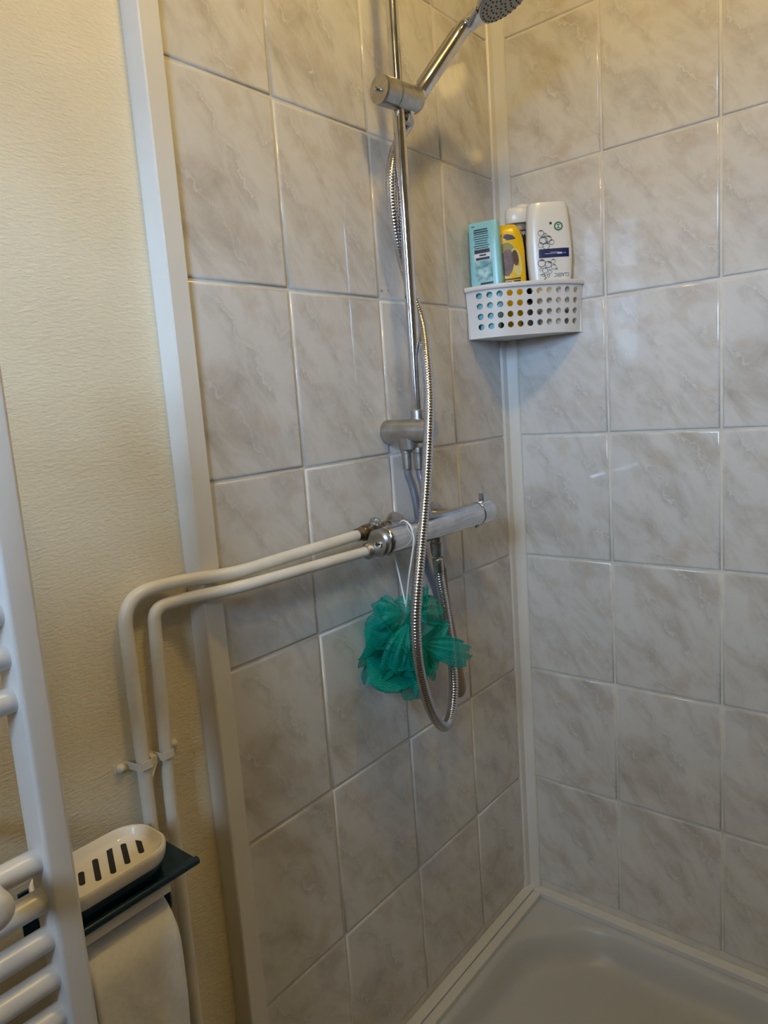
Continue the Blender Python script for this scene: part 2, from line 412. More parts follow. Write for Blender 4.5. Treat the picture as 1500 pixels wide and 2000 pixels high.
def outer(z):
    r = []
    for p in out0:
        d = p-c0; k = min((abs(TX)/2)/max(1e-6, abs(d.x)), (abs(TY)/2)/max(1e-6, abs(d.y))); r.append(Vector((c0.x+d.x*k, c0.y+d.y*k, z)))
    return r
loops = [outer(0.0), outer(zt-0.004), outer(zt)]
for z, ins in ((zt, 0.0), (zt-0.002, 0.004), (zt-0.008, 0.009), (zt-0.03, 0.016), (zt-0.05, 0.024), (zt-0.060, 0.034), (zt-0.065, 0.052), (zt-0.067, 0.075)):
    loops.append(basin(z, ins, 0.05, 0.118))
o = auto(obj('basin', loft(bmesh.new(), loops, cap0=True, cap1=True), M_acryl, tr), 40)
obj('drain', newlathe((-0.42, -0.47, zt-0.067), (0, 0, 1), [(0, .045), (.004, .045), (.006, .040), (.006, .001)], 32), M_chrome, tr, True)

# ------------------------------------------------------------------ ceiling spotlights (above the frame)
def globe(x, y, w, r, label):
    t = thing('ceiling_lamp', label, 'lamp', (x, y, H))
    auto(obj('rose', newlathe((0, 0, 0), (0, 0, -1), [(0, .05), (.012, .05), (.022, .030), (.03, .026)], 32), M_trim, t))
    bm = bmesh.new(); lathe(bm, (0, 0, -.026), (0, 0, -1), [(r-r*cos(a), r*sin(a)) for a in [pi*k/20 for k in range(21)]], 32, False, False)
    obj('opal_globe', bm, emis('lamp_glow', LAMP_COL, w/(4*pi*r*r*pi)), t, True)
globe(-0.72, -0.58, LAMP_W, 0.060, 'opal globe ceiling lamp above the shower tray')
globe(-1.45, -0.92, LAMP2_W, 0.040, 'small opal globe ceiling lamp nearer the window')

# ------------------------------------------------------------------ water pipes
PY = 0.0125
p1 = thing('water_pipe', 'white painted water pipe, the upper one along the tiles, bending down nearer the radiator', 'pipe', (-0.891, PY, 0))
pts = [(-0.503, -0.030, ZB-0.859), (-0.765, -0.030, ZB-0.8645), (-0.815, PY, ZB-0.8655), (-0.891, PY, ZB-0.867), (-0.893, PY, 0.0)]
pp = resample(fillet([W(p1, p) for p in pts], 0.042, 14), 0.004)
obj('pipe_run', tube(bmesh.new(), pp, 0.0082), M_pipe, p1, True)
p2 = thing('water_pipe', 'white painted water pipe, the lower one, bending down beside the tile edge trim', 'pipe', (-0.855, PY, 0))
pts = [(-0.508, -0.046, ZB-0.8835), (-0.765, -0.041, ZB-0.8805), (-0.820, PY, ZB-0.8895), (-0.853, PY, ZB-0.891), (-0.862, PY, ZB-1.13), (-0.866, PY, 0.0)]
pp = resample(fillet([W(p2, p) for p in pts], 0.036, 14), 0.004)
obj('pipe_run', tube(bmesh.new(), pp, 0.0078), M_pipe, p2, True)
zc = pix(300, 1482, 1, 0.01).z
cl = thing('pipe_clip', 'painted metal double clip with two screws holding the pipes', 'pipe clip', (-0.877, YP, zc))
bm = bmesh.new()
path = [(-0.045, 0), (-0.028, -0.002), (-0.024, -0.024), (-0.008, -0.024), (-0.004, -0.004), (0.004, -0.004), (0.0065, -0.0235), (0.0225, -0.0235), (0.026, -0.003), (0.042, 0)]
path2 = [(x, y-0.0012) for x, y in path]
for a, b, c, d in zip(path, path[1:], path2, path2[1:]):
    hw = 0.005
    vs = [bm.verts.new((p[0], p[1], z)) for p in (a, b, d, c) for z in (-hw, hw)]
    for f in ((0,2,3,1),(2,4,5,3),(4,6,7,5),(6,0,1,7),(0,6,4,2),(1,3,5,7)): bm.faces.new([vs[i] for i in f])
bmesh.ops.recalc_face_normals(bm, faces=bm.faces)
obj('strap', bm, M_pipe, cl)
obj('spacer', newbox(-0.004, 0.004, -0.016, 0, -0.009, 0.003, bev=0.001), M_pipe, cl)
for x in (-0.037, 0.035):
    obj('screw', newlathe((x, 0, 0), (0, -1, 0), [(0, .0055), (.004, .0058), (.0075, .0045), (.009, .001)], 16), M_pipe, cl, True)
obj('peeling_paint', newbox(0.001, 0.0025, -0.021, -0.010, -0.020, -0.004), M_pipe, cl).rotation_euler = (0, radians(28), 0)

# ------------------------------------------------------------------ thermostatic mixer
MZ, MY = ZB-0.8705, -0.066
mx = thing('shower_mixer', 'chrome thermostatic bar mixer fixed to the tiles with a green pouf hanging from it', 'shower mixer', (-0.36, 0, MZ))
def L_(x, y, z): return Vector((x+0.36, y, z-MZ))
R = 0.0205
auto(obj('body', newlathe(L_(-0.512, MY, MZ), (1, 0, 0), [(0, R-.002), (.0015, R), (.262, R), (.2625, R-.002), (.2655, R-.002)], 40), M_chrome, mx))
kn = auto(obj('temperature_knob', newlathe(L_(-0.2475, MY, MZ), (1, 0, 0), [(0, R), (.001, R+.0008), (.038, R+.0002), (.042, R-.0025), (.044, R-.007), (.044, .001)], 40), M_chrome, mx))
obj('lever', newbox(0.132, 0.146, MY-0.005, MY+0.006, 0.018, 0.034, bev=0.002), M_chrome, kn)
obj('stop_button', newlathe(L_(-0.255, MY, MZ), (0, -0.35, -1), [(0.015, .005), (.0225, .005), (.0235, .004)], 16), M_satin, kn)
cap = auto(obj('end_cap', newlathe(L_(-0.512, MY, MZ), (-1, 0, 0), [(0, R+.0004), (.008, R+.0004), (.011, R-.003), (.011, .001)], 40), M_satin, mx))
obj('flow_screw', newlathe(L_(-0.523, MY-0.003, MZ-0.001), (-1, 0, 0), [(0, .0065), (.002, .0065), (.002, .0040), (.0002, .0036)], 20), M_chrome, cap)
obj('screw_slot', newbox(-0.1672, -0.1646, MY-0.006, MY-0.0, -0.002, 0.000), M_dark, cap)
# cover flare along the left half
bm = bmesh.new(); rows = []
for i in range(13):
    t = i/12; x = -0.5115+t*0.085
    half = radians(78)*(1-t**2.2)**0.5+0.001; rows.append([bm.verts.new(L_(x, MY-cos(a)*(R+.0012), MZ+sin(a)*(R+.0012))) for a in [(-half*0.9+half*1.9*k/12)+0.12 for k in range(13)]])
for a, b in zip(rows, rows[1:]):
    for k in range(12): bm.faces.new((a[k], a[k+1], b[k+1], b[k]))
o = obj('cover_plate', bm, M_chrome, mx, True); sm = o.modifiers.new('thickness', 'SOLIDIFY'); sm.thickness = 0.0014
# unions at the wall side
def union(x, z, nm):
    u = auto(obj(nm, newlathe(L_(x, 0.0, z), (0, -1, 0), [(0, .026), (.004, .025), (.006, .014), (.052, .014)], 28), M_satin, mx)); return u
union(-0.400, MZ, 'wall_union'); union(-0.285, MZ, 'wall_union')
v = auto(obj('stop_valve', newlathe(L_(-0.512, -0.030, ZB-0.859), (1, 0, 0), [(-.004, .009), (0, .0125), (.012, .0135), (.030, .0125), (.034, .010), (.062, .010)], 8), M_brass, mx), 50)
b_ = auto(obj('valve_spindle', newlathe(L_(-0.488, -0.034, ZB-0.859), (-0.25, -0.35, 1), [(0, .010), (.016, .010), (.019, .0085), (.019, .005), (.017, .004)], 20), M_satin, v))
auto(obj('valve_collar', newlathe(L_(-0.522, -0.030, ZB-0.859), (1, 0, 0), [(-.004, .0095), (.006, .0105), (.014, .0095)], 20), M_brass, v))
auto(obj('inlet_elbow', tube(bmesh.new(), catmull([L_(-0.450, -0.030, ZB-0.859), L_(-0.43, -0.034, ZB-0.861), L_(-0.425, -0.05, ZB-0.866)], 6), 0.010, 16), M_satin, mx))
auto(obj('inlet_union', newlathe(L_(-0.5245, -0.047, ZB-0.8832), (1, 0.0, 0.0), [(-.004, .0095), (.0, .0125), (.010, .0125), (.020, .010), (.03, .010)], 24), M_satin, mx))
# outlet below and top connection
on_ = pix(853, 1062, 1, MY)
auto(obj('outlet_nut', newlathe(L_(on_.x, MY, MZ-R+.004), (0, 0, -1), [(0, .010), (.010, .010), (.011, .0115), (.028, .0105), (.034, .0085)], 12), M_satin, mx), 40)
tn = pix(830, 1008, 1, MY+0.012)
auto(obj('riser_nut', newlathe(L_(tn.x, MY+.010, MZ+R-.006), (0, 0, 1), [(0, .011), (.012, .011), (.013, .009), (.018, .0085)], 12), M_satin, mx), 40)

# ------------------------------------------------------------------ riser rail with sliding holder
RX, RY = -0.3925, -0.060
ra = thing('shower_rail', 'vertical chrome shower rail with sliding holder and wall bracket on the tiles', 'shower rail', (RX, 0, 0))
BZ = ZB-0.7125
auto(obj('rail', newlathe((0, RY, BZ), (0, 0, 1), [(0.0, .0092), (H-BZ-0.12, .0092)], 28), M_chrome, ra))
auto(obj('rail_collar', newlathe((0, RY, BZ+.018), (0, 0, 1), [(0, .0115), (.014, .0112), (.016, .0095)], 24), M_satin, ra))
wb = auto(obj('wall_bracket', newlathe((-0.006, 0.0, BZ), (0, -1, 0), [(0, .0200), (.088, .0195), (.091, .018), (.092, .012), (.092, .001)], 40), M_satin, ra))
auto(obj('saddle', newlathe((-0.004, -0.045, BZ-0.010), (0, 0, -1), [(0, .020), (.018, .019), (.020, .016)], 32), M_satin, wb))
def nip(y, nm='hose_nipple'):
    auto(obj(nm, newlathe((-0.004, y, BZ-.026), (0, 0, -1), [(0, .0105), (.008, .0105), (.009, .0092), (.034, .0085), (.036, .007)], 24), M_satin, wb))
nip(-0.036); nip(-0.060)
tb = auto(obj('top_bracket', newlathe((0, 0, H-0.16), (0, -1, 0), [(0, .02), (.08, .02), (.083, .016)], 32), M_satin, ra))
HZ = ZB-0.2155
ang = radians(-8); hd = Vector((cos(ang), sin(ang), 0))
hc = Vector((0, RY-0.004, HZ))
ho = auto(obj('sliding_holder', newlathe(hc-hd*0.012, hd, [(0, .0198), (.002, .0202), (.036, .0195), (.046, .018), (.052, .014), (.055, .007), (.0555, .001)], 40), M_satin, ra))
kb = auto(obj('clamp_knob', newlathe(hc-hd*0.0130, -hd, [(0, .0204), (.026, .0204), (.029, .0195), (.0295, .001)], 40), M_satin, ho))
kb.data.materials.append(M_satin)
obj('knob_pointer', newlathe(hc-hd*0.040, -hd, [(0, .0035), (.009, .003), (.010, .001)], 12), M_chrome, kb)

# ------------------------------------------------------------------ hand shower
HB = Vector((RX, 0, 0))+hc+hd*0.034+Vector((0, -0.002, 0.004))
NECK = pix(903, 58, 0, -0.285)
hs = thing('hand_shower', 'chrome hand shower with round spray head held in the rail holder', 'hand shower', HB)
h = (NECK-HB); hl = h.length; h.normalize()
obj('cone', newlathe(-h*0.030, h, [(0, .0095), (.030, .0115), (.040, .0125), (.042, .0105)], 28), M_chrome, hs, True)
g = Vector((h.x, h.y, 0)).normalized()
fd = (NECK-CAM).normalized()                  # the head is turned so that its spray face is seen from low down
hdir = (rt*0.74+up*0.67); hdir = (hdir-fd*hdir.dot(fd)).normalized()
low = fd.cross(hdir).normalized()
if low.dot(up) > 0: low = -low
n = (low*0.90-fd*0.43).normalized(); hdir = (hdir-n*hdir.dot(n)).normalized()
side = hdir.cross(n).normalized()
HC = h*hl + hdir*0.078 + n*0.004
# handle blends into the head: lofted cross-sections
loops = []
def ell(c, a, b, wa, wb_, k=28): return [c + a*cos(2*pi*i/k)*wa + b*sin(2*pi*i/k)*wb_ for i in range(k)]
hn = (n - h*n.dot(h)).normalized(); hsd = h.cross(hn)
for t, wa, wb_ in ((0.008, .0108, .0108), (0.012, .0122, .0122), (0.05, .0130, .0125), (hl*0.75, .0135, .0125), (hl, .0150, .0120)):
    loops.append(ell(h*t, hsd, hn, wa, wb_))
for f, wa, wb_ in ((0.18, .019, .0115), (0.32, .028, .010), (0.42, .036, .009)):
    d = h*hl + hdir*0.070*f*1.0 + n*0.003*f
    loops.append(ell(d, side, (n*0.8+hn*0.2).normalized(), wa*0.75, wb_))
auto(obj('handle', loft(bmesh.new(), loops), M_chrome, hs), 60)
gp = obj('grip_inlay', loft(bmesh.new(), [ell(h*t-hn*0.0098, hsd, hn, w_, .004, 16) for t, w_ in ((0.022, .001), (0.026, .006), (0.05, .0075), (hl*0.86, .0075), (hl*0.93, .006), (hl*0.95, .001))]), M_satin, hs, True)
HR = 0.053
auto(obj('head', newlathe(HC-n*0.016, n, [(0, .012), (.002, .030), (.006, HR-.006), (.011, HR-.001), (.016, HR), (.019, HR-.002)], 44), M_chrome, hs), 50)
pl = auto(obj('spray_plate', newlathe(HC+n*0.001, n, [(0, HR-.004), (.0035, HR-.005), (.0042, HR-.008), (.0042, .001)], 44), M_headgrey, hs))
bm = bmesh.new()
for r_, c_ in ((0.006, 5), (0.014, 10), (0.022, 15), (0.030, 20), (0.038, 26), (0.0445, 32)):
    for k in range(c_):
        a = 2*pi*(k+r_*40)/c_; lathe(bm, HC+n*0.0045+hdir*r_*cos(a)+side*r_*sin(a), n, [(0, .0017), (.0018, .0013)], 6)
tag(obj('spray_nozzles', bm, M_dark, pl), kind='stuff')

# ------------------------------------------------------------------ hoses
def corrug(r, pitch_n): return lambda i, n: r*(1.0 if i % pitch_n else 0.86)
hz = thing('shower_hose', 'long ribbed metal shower hose looping in front of the mixer down below the pouf', 'hose', (RX, 0, MZ))
hp = [(806, 222, -.062), (799, 240, -.034), (786, 262, -.030), (772, 294, -.034), (764, 340, -.044), (766, 400, -.046), (775, 460, -.043), (789, 520, -.034), (805, 572, -.034), (823, 627, -.048), (832, 690, -.086),
      (838, 770, -.106), (837, 850, -.114), (832, 950, -.118), (823, 1060, -.122), (815, 1150, -.128), (812, 1230, -.128), (820, 1310, -.122), (841, 1385, -.112), (866, 1419, -.100), (881, 1396, -.090),
      (886, 1340, -.082), (881, 1270, -.074), (870, 1195, -.068), (859, 1130, -.066), (854, 1092, -.066)]
hpts = [W(hz, pix(x, y, 1, d)) for x, y, d in hp]
hpts[0] = W(hz, HB-h*0.040); hpts[0] = W(hz, HB-h*0.036)
hpts[-1] = W(hz, Vector((on_.x, MY, MZ-R-.034)))
path = resample(catmull(hpts, 10), 0.0011)
obj('ribbed_hose', tube(bmesh.new(), path, lambda i, n: 0.0083*(0.80 if i % 4 == 0 else 1.0), 14), M_hose, hz, True)
d0 = (path[6]-path[0]).normalized()
obj('hose_nut', newlathe(path[0]-d0*0.004, d0, [(0, .0092), (.006, .0092), (.010, .0085)], 20), M_chrome, hz, True)
d1 = (path[-8]-path[-1]).normalized()
obj('hose_nut', newlathe(path[-1], d1, [(0, .0088), (.022, .0086), (.03, .0072)], 20), M_satin, hz, True)
def grey_hose(y0, pts, label):
    t = thing('connecting_hose', label, 'hose', (RX, 0, BZ))
    q = [W(t, p) for p in pts]
    obj('braided_tube', tube(bmesh.new(), resample(catmull(q, 8), 0.004), 0.0068, 14), M_greyhose, t, True)
nb = Vector((RX-0.004, -0.036, BZ-.060))
grey_hose(0, [nb+Vector((0, 0, .006)), nb+Vector((0.0, 0, -.01)), pix(806, 950, 1, -.040), pix(814, 985, 1, -.044), pix(818, 1015, 1, -.040), pix(822, 1050, 1, -.034), pix(832, 1100, 1, -.034), pix(850, 1150, 1, -.036), pix(866, 1210, 1, -.036), pix(870, 1260, 1, -.04)],
          'grey braided hose from the bracket passing behind the mixer into the pouf')
nb2 = Vector((RX-0.004, -0.060, BZ-.060))
grey_hose(0, [nb2+Vector((0, 0, .006)), nb2+Vector((0, 0, -.008)), pix(827, 950, 1, -.064), pix(829, 985, 1, -.060), Vector((tn.x, MY+.010, MZ+R+.010))],
          'short grey hose linking the rail bracket to the top of the mixer')

# ------------------------------------------------------------------ bath brush hanging behind the pouf
top = Vector((pix(868, 1110, 1, -.045))); bot = pix(898, 1362, 1, -.050)
br = thing('bath_brush', 'taupe tapered brush handle hanging behind the green pouf', 'brush', top)
bpts = [W(br, p) for p in (top, pix(874, 1180, 1, -.045), pix(886, 1260, 1, -.047), pix(894, 1320, 1, -.049), bot)]
bp = resample(catmull(bpts, 8), 0.004); nn = len(bp)
def brad(i, n):
    t = i/(n-1); r = 0.003+0.0115*t**1.2
    if t > 0.90: r *= math.sqrt(max(0.02, 1-((t-0.90)/0.10)**2))
    return r
obj('brush_handle', tube(bmesh.new(), bp, brad, 20), M_taupe, br, True)
obj('hanging_loop', tube(bmesh.new(), catmull([W(br, p) for p in (top, pix(862, 1085, 1, -.040), pix(858, 1055, 1, -.030), pix(857, 1040, 1, -.032), pix(861, 1070, 1, -.038), top)], 6), 0.0011, 6), M_greyhose, br, True)

# ------------------------------------------------------------------ pouf
PC = pix(793, 1250, 1, -.066)
pf = thing('bath_pouf', 'turquoise green net bath pouf hanging on a white cord from the mixer', 'bath pouf', PC)
def petal(bm, uvl, base, tip, width, bulge, nv, seed, folds=3, cup=0.35, na=34, nr=18):
    """a gathered net ruffle: narrow where it is tied, opening into a rounded frill"""
    rnd = random.Random(seed); base, tip, nv = Vector(base), Vector(tip), Vector(nv).normalized()
    ax_ = (tip-base); ln = ax_.length; ax_.normalize(); nv = (nv-ax_*nv.dot(ax_)).normalized(); sd_ = ax_.cross(nv)
    k1, k2, k3 = (rnd.uniform(0, 6.28) for _ in range(3)); g = []
    for j in range(nr+1):
        t = j/nr; row = []
        wd_ = width*(0.10+0.90*sin(min(1, t*1.25)*pi/2))
        for i in range(na+1):
            sgn = 2*i/na-1
            ang_ = sgn*(0.9+cup)
            p = base+ax_*(ln*t*(1-0.16*sgn*sgn)) + sd_*(wd_*sin(ang_)/1.0) + nv*(bulge*sin(pi*min(1, t*0.95))-wd_*(1-cos(ang_))*0.75)
            rip = (0.0045*sin(folds*2.2*sgn*pi/2+k1+1.4*t)+0.0022*sin(folds*5.1*sgn+k2)+0.0012*sin(folds*9*sgn+k3+5*t))*min(1, t*1.6)
            p += nv*rip+ax_*(0.004*sin(folds*3*sgn+k3)*t*t)
            row.append((bm.verts.new(p), (sgn*width*1.1, t*ln)))
        g.append(row)
    for ra_, rb_ in zip(g, g[1:]):
        for i in range(na):
            q = (ra_[i], ra_[i+1], rb_[i+1], rb_[i]); f = bm.faces.new([x[0] for x in q])
            for lp, x in zip(f.loops, q): lp[uvl].uv = x[1]
X_, Z_ = Vector((rt.x, rt.y, 0)).normalized(), Vector((0, 0, 1)); Y_ = Vector((-X_.y, X_.x, 0))   # seen sideways, up, away
def pv(a, b, c=0.0):                            # a sideways, b up, c away, flattened so that it stays clear of the wall
    v_ = X_*a+Z_*b+Y_*c; return Vector((v_.x, max(-.056 if a < .05 else -.095, min(.054, v_.y)), v_.z))
def frill(bm, uvl, N_, R_, waves, amp, seed, off, curl, na=96, nr=10):
    """a round sheet of netting gathered at its middle, falling in a few large soft folds"""
    rnd = random.Random(seed); N_ = N_.normalized(); u, v = frame_of(N_); grid = []
    k1, k2, k3 = (rnd.uniform(0, 6.28) for _ in range(3))
    for j in range(nr+1):
        t = j/nr; row = []
        for i in range(na+1):
            a = 2*pi*i/na; ai = a+0.22*sin(waves*a+k1)*t
            rr = R_*(0.06+0.94*t)*(1+0.12*sin(a+k1)+0.10*sin(2*a+k2))
            w = amp*t**1.2*(sin(waves*a+k1+0.9*t)+0.35*sin((waves+2)*a+k2)) + curl*R_*t*t + 0.0012*sin(31*a+k3)*t
            p = u*cos(ai)*rr+v*sin(ai)*rr+N_*w+off; row.append((bm.verts.new(p), (a*R_*0.7, t*R_)))
        grid.append(row)
    for ra_, rb_ in zip(grid, grid[1:]):
        for i in range(na):
            q = (ra_[i], ra_[i+1], rb_[i+1], rb_[i]); f = bm.faces.new([x[0] for x in q])
            for lp, x in zip(f.loops, q): lp[uvl].uv = x[1]
for k, (nv, R_, wv, am, off, cu_) in enumerate((((-.8, .1, -.6), .058, 3, .020, (-.028, -.006, -.004), .25), ((-.3, -.5, -.9), .056, 4, .018, (-.024, -.022, -.010), .35), ((.5, .5, -.7), .050, 3, .018, (.024, .004, -.008), .30),
        ((.9, -.1, -.5), .044, 3, .016, (.040, -.006, -.006), .25), ((-.2, .8, -.5), .050, 4, .017, (-.014, .010, -.004), .20), ((-.6, -.8, -.2), .056, 3, .018, (-.030, -.034, .004), .25), ((.1, -.9, -.5), .048, 4, .015, (-.004, -.034, -.006), .30), ((-.9, .5, -.3), .048, 3, .016, (-.034, .014, .006), .2))):
    bm = bmesh.new(); uvl = bm.loops.layers.uv.new('net')
    frill(bm, uvl, X_*nv[0]+Z_*nv[1]+Y_*nv[2], R_, wv, am, k*5+1, pv(*off), cu_)
    for v_ in bm.verts: v_.co.y = max(-.052, min(.056, v_.co.y*0.85))
    obj('net_ruffle', bm, M_net, pf, True)
petals = [  # base, tip, width, bulge, normal(side, up, away)
    ((.016, .000, -.022), (.096, -.026, -.016), .024, .012, (.2, .7, -1), 4), ((.010, .045, -.008), (.058, .046, .000), .028, .014, (.4, .7, -.8), 3),
    ((.022, .030, -.010), (.030, .090, -.006), .016, .006, (.6, 0, -1), 2), ((-.004, .046, -.010), (-.050, .050, .0), .030, .018, (-.2, .8, -.9), 2),
    ((-.006, .020, .010), (-.086, -.068, .010), .040, -.010, (-.4, 0, -1), 2), ((.0, .0, -.01), (.010, -.098, -.008), .026, .008, (.1, 0, -1), 2),
    ((.004, .035, -.030), (-.030, -.030, -.050), .022, .014, (-.3, .2, -1), 2), ((.002, .030, -.030), (.020, -.050, -.040), .024, .012, (.3, .2, -1), 2)]
for k, (b0, t0, wd_, bu, nv, fo) in enumerate(petals):
    bm = bmesh.new(); uvl = bm.loops.layers.uv.new('net')
    petal(bm, uvl, pv(*b0), pv(*t0), wd_, bu, X_*nv[0]+Z_*nv[1]+Y_*nv[2], k*7+2, folds=fo)
    for v_ in bm.verts: v_.co.y = max(-.052 if k > 1 else -.100, min(.056, v_.co.y))
    obj('net_ruffle', bm, M_net, pf, True)
cpts = [(793, 1185, -.070), (799, 1125, -.084), (807, 1070, -.0905), (808, 1050, -.0905), (803, 1030, -.0865), (795, 1020, -.076), (787, 1017, -.064), (780, 1024, -.048), (774, 1050, -.040), (772, 1085, -.042), (781, 1130, -.055), (792, 1180, -.070)]
obj('cord', tube(bmesh.new(), resample(catmull([W(pf, pix(*a[:2], 1, a[2])) for a in cpts], 10), .002), 0.0014, 8), M_cord, pf, True)

# ------------------------------------------------------------------ corner basket
cz0, cz1 = ZB-0.5575, ZB-0.4655
A = Vector((-0.1415, -0.002, 0)); B = Vector((-0.002, -0.1705, 0)); SAG = 0.034
ch = (B-A); CL = ch.length; cd = ch/CL; cn = Vector((-cd.y*-1, cd.x*-1, 0)); 
cn = Vector((cd.y, -cd.x, 0)).normalized()
if cn.dot(Vector((-1, -1, 0))) < 0: cn = -cn
def arcp(u, z, inset=0.0):
    """u 0..1 along the bowed front, z 0..1 height; taper towards the bottom"""
    tp = (1-z)*0.0075+inset
    a = A+cd*(CL*u); bow = SAG*(1-abs(2*u-1)**3.0)
    # normal of the bow
    du = 1e-3; b0 = SAG*(1-abs(2*(u-du)-1)**3.0); b1 = SAG*(1-abs(2*(u+du)-1)**3.0)
    tg = (cd*(2*du*CL)+cn*(b1-b0)).normalized(); nr_ = Vector((tg.y, -tg.x, 0))
    if nr_.dot(cn) < 0: nr_ = -nr_
    q = a+cn*bow-nr_*tp
    q.x = min(q.x, -0.0065 if q.y > -0.03 else -0.0012); q.y = min(q.y, -0.0065 if q.x > -0.0215 else -0.0012)
    q.z = cz0+(cz1-cz0)*z; return q
bk = thing('corner_basket', 'white perforated plastic corner basket holding four shampoo bottles', 'basket', (-0.06, -0.07, cz0))
def perforated():
    bm = bmesh.new(); S = 16
    us = [0.0, 0.042] + [0.1]*0; u0, u1 = 0.058, 0.972; v0, v1 = 0.115, 0.925; nc, nr_ = 11, 4
    T = 0.0020; cache = {}
    def V(u, v, side):
        k = (round(u, 5), round(v, 5), side)
        if k not in cache: cache[k] = bm.verts.new(arcp(u, v, T if side else 0.0)-bk.location)
        return cache[k]
    def quad(p): 
        for s in (0, 1):
            f = [V(*q, s) for q in p]; bm.faces.new(f if s == 0 else f[::-1])
    du, dv = (u1-u0)/nc, (v1-v0)/nr_
    ug = [0.0]+[u0+du*i/4 for i in range(nc*4+1)]+[1.0]; vg = [0.0, v0*0.35]+[v0+dv*j/4 for j in range(nr_*4+1)]+[1.0]
    # margins
    for i in range(len(ug)-1):
        for j in range(len(vg)-1):
            inside = 1 <= i <= nc*4 and 2 <= j <= nr_*4+1
            if not inside: quad([(ug[i], vg[j]), (ug[i+1], vg[j]), (ug[i+1], vg[j+1]), (ug[i], vg[j+1])])
    rr_u = 0.0056/CL; rr_v = 0.0056/(cz1-cz0)
    for i in range(nc):
        for j in range(nr_):
            cu, cv = u0+du*(i+.5), v0+dv*(j+.5); sq = []
            for k in range(4): sq.append((u0+du*(i+k/4), v0+dv*j))
            for k in range(4): sq.append((u0+du*(i+1), v0+dv*(j+k/4)))
            for k in range(4): sq.append((u0+du*(i+1-k/4), v0+dv*(j+1)))
            for k in range(4): sq.append((u0+du*i, v0+dv*(j+1-k/4)))
            ci = []
            for k in range(S):
                a = -pi*3/4+2*pi*k/S; ci.append((cu+rr_u*cos(a), cv+rr_v*sin(a)))
            for k in range(S):
                quad([sq[k], sq[(k+1) % S], ci[(k+1) % S], ci[k]])
                bm.faces.new([V(*ci[k], 0), V(*ci[(k+1) % S], 0), V(*ci[(k+1) % S], 1), V(*ci[k], 1)])
    n_ = len(ug)
    for i in range(n_-1):
        for v_ in (0.0, 1.0): bm.faces.new([V(ug[i], v_, 0), V(ug[i+1], v_, 0), V(ug[i+1], v_, 1), V(ug[i], v_, 1)])
    for j in range(len(vg)-1):
        for u_ in (0.0, 1.0): bm.faces.new([V(u_, vg[j], 0), V(u_, vg[j+1], 0), V(u_, vg[j+1], 1), V(u_, vg[j], 1)])
    bmesh.ops.recalc_face_normals(bm, faces=bm.faces); return bm
auto(obj('perforated_front', perforated(), M_basket, bk), 40)
rim = resample(catmull([arcp(u/24, 0.972, -0.0012)-bk.location for u in range(25)], 2), 0.004)
bm = bmesh.new(); R_ = []
for i, p in enumerate(rim):
    d = (rim[min(i+1, len(rim)-1)]-rim[max(i-1, 0)]).normalized(); nr_ = Vector((d.y, -d.x, 0)); 
    if nr_.dot(cn) < 0: nr_ = -nr_
    R_.append([bm.verts.new(p+nr_*a+Vector((0, 0, b))) for a, b in ((-.0035, -.0035), (.0012, -.0040), (.0022, -.003), (.0026, .0030), (.0018, .0042), (-.003, .0046))])
for a, b in zip(R_, R_[1:]):
    for k in range(6): bm.faces.new((a[k], a[(k+1) % 6], b[(k+1) % 6], b[k]))
bm.faces.new(R_[0][::-1]); bm.faces.new(R_[-1]); bmesh.ops.recalc_face_normals(bm, faces=bm.faces)
auto(obj('rim', bm, M_basket, bk), 50)
fl = [arcp(u/16, 0.03)-bk.location for u in range(17)]
cpt = [Vector((-0.0075, -0.032, 0)), Vector((-0.0075, -0.0075, 0)), Vector((-0.024, -0.0075, 0))]
for c in cpt: c.x -= bk.location.x; c.y -= bk.location.y; c.z = fl[0].z
loop = fl+cpt
up_ = [p+Vector((0, 0, 0.002)) for p in loop]; dn = [p-Vector((0, 0, 0.0024)) for p in loop]
obj('bottom', loft(bmesh.new(), [dn, up_]), M_basket, bk)
bm = bmesh.new()
bl = [arcp(1.0, 0.5)-bk.location]+cpt+[arcp(0.0, 0.5)-bk.location]
hz1 = cz1-bk.location.z+0.003
for a, b in zip(bl, bl[1:]):
    d = (b-a); d.z = 0; nrm = Vector((-d.y, d.x, 0)).normalized()*0.0016
    a0 = Vector((a.x, a.y, 0)); b0 = Vector((b.x, b.y, 0))
    cc = Vector((0.06-0.04, 0.07-0.05, 0)); 
    if nrm.dot(Vector((-0.05-bk.location.x, -0.05-bk.location.y, 0))-a0) < 0: nrm = -nrm
    q = [a0, b0, b0+nrm, a0+nrm]; lo = [bm.verts.new(p) for p in q]; hi = [bm.verts.new(p+Vector((0, 0, hz1))) for p in q]
    for k in range(4): bm.faces.new((lo[k], lo[(k+1) % 4], hi[(k+1) % 4], hi[k]))
    bm.faces.new(lo[::-1]); bm.faces.new(hi)
bmesh.ops.recalc_face_normals(bm, faces=bm.faces)
obj('wall_side', bm, M_basket, bk)

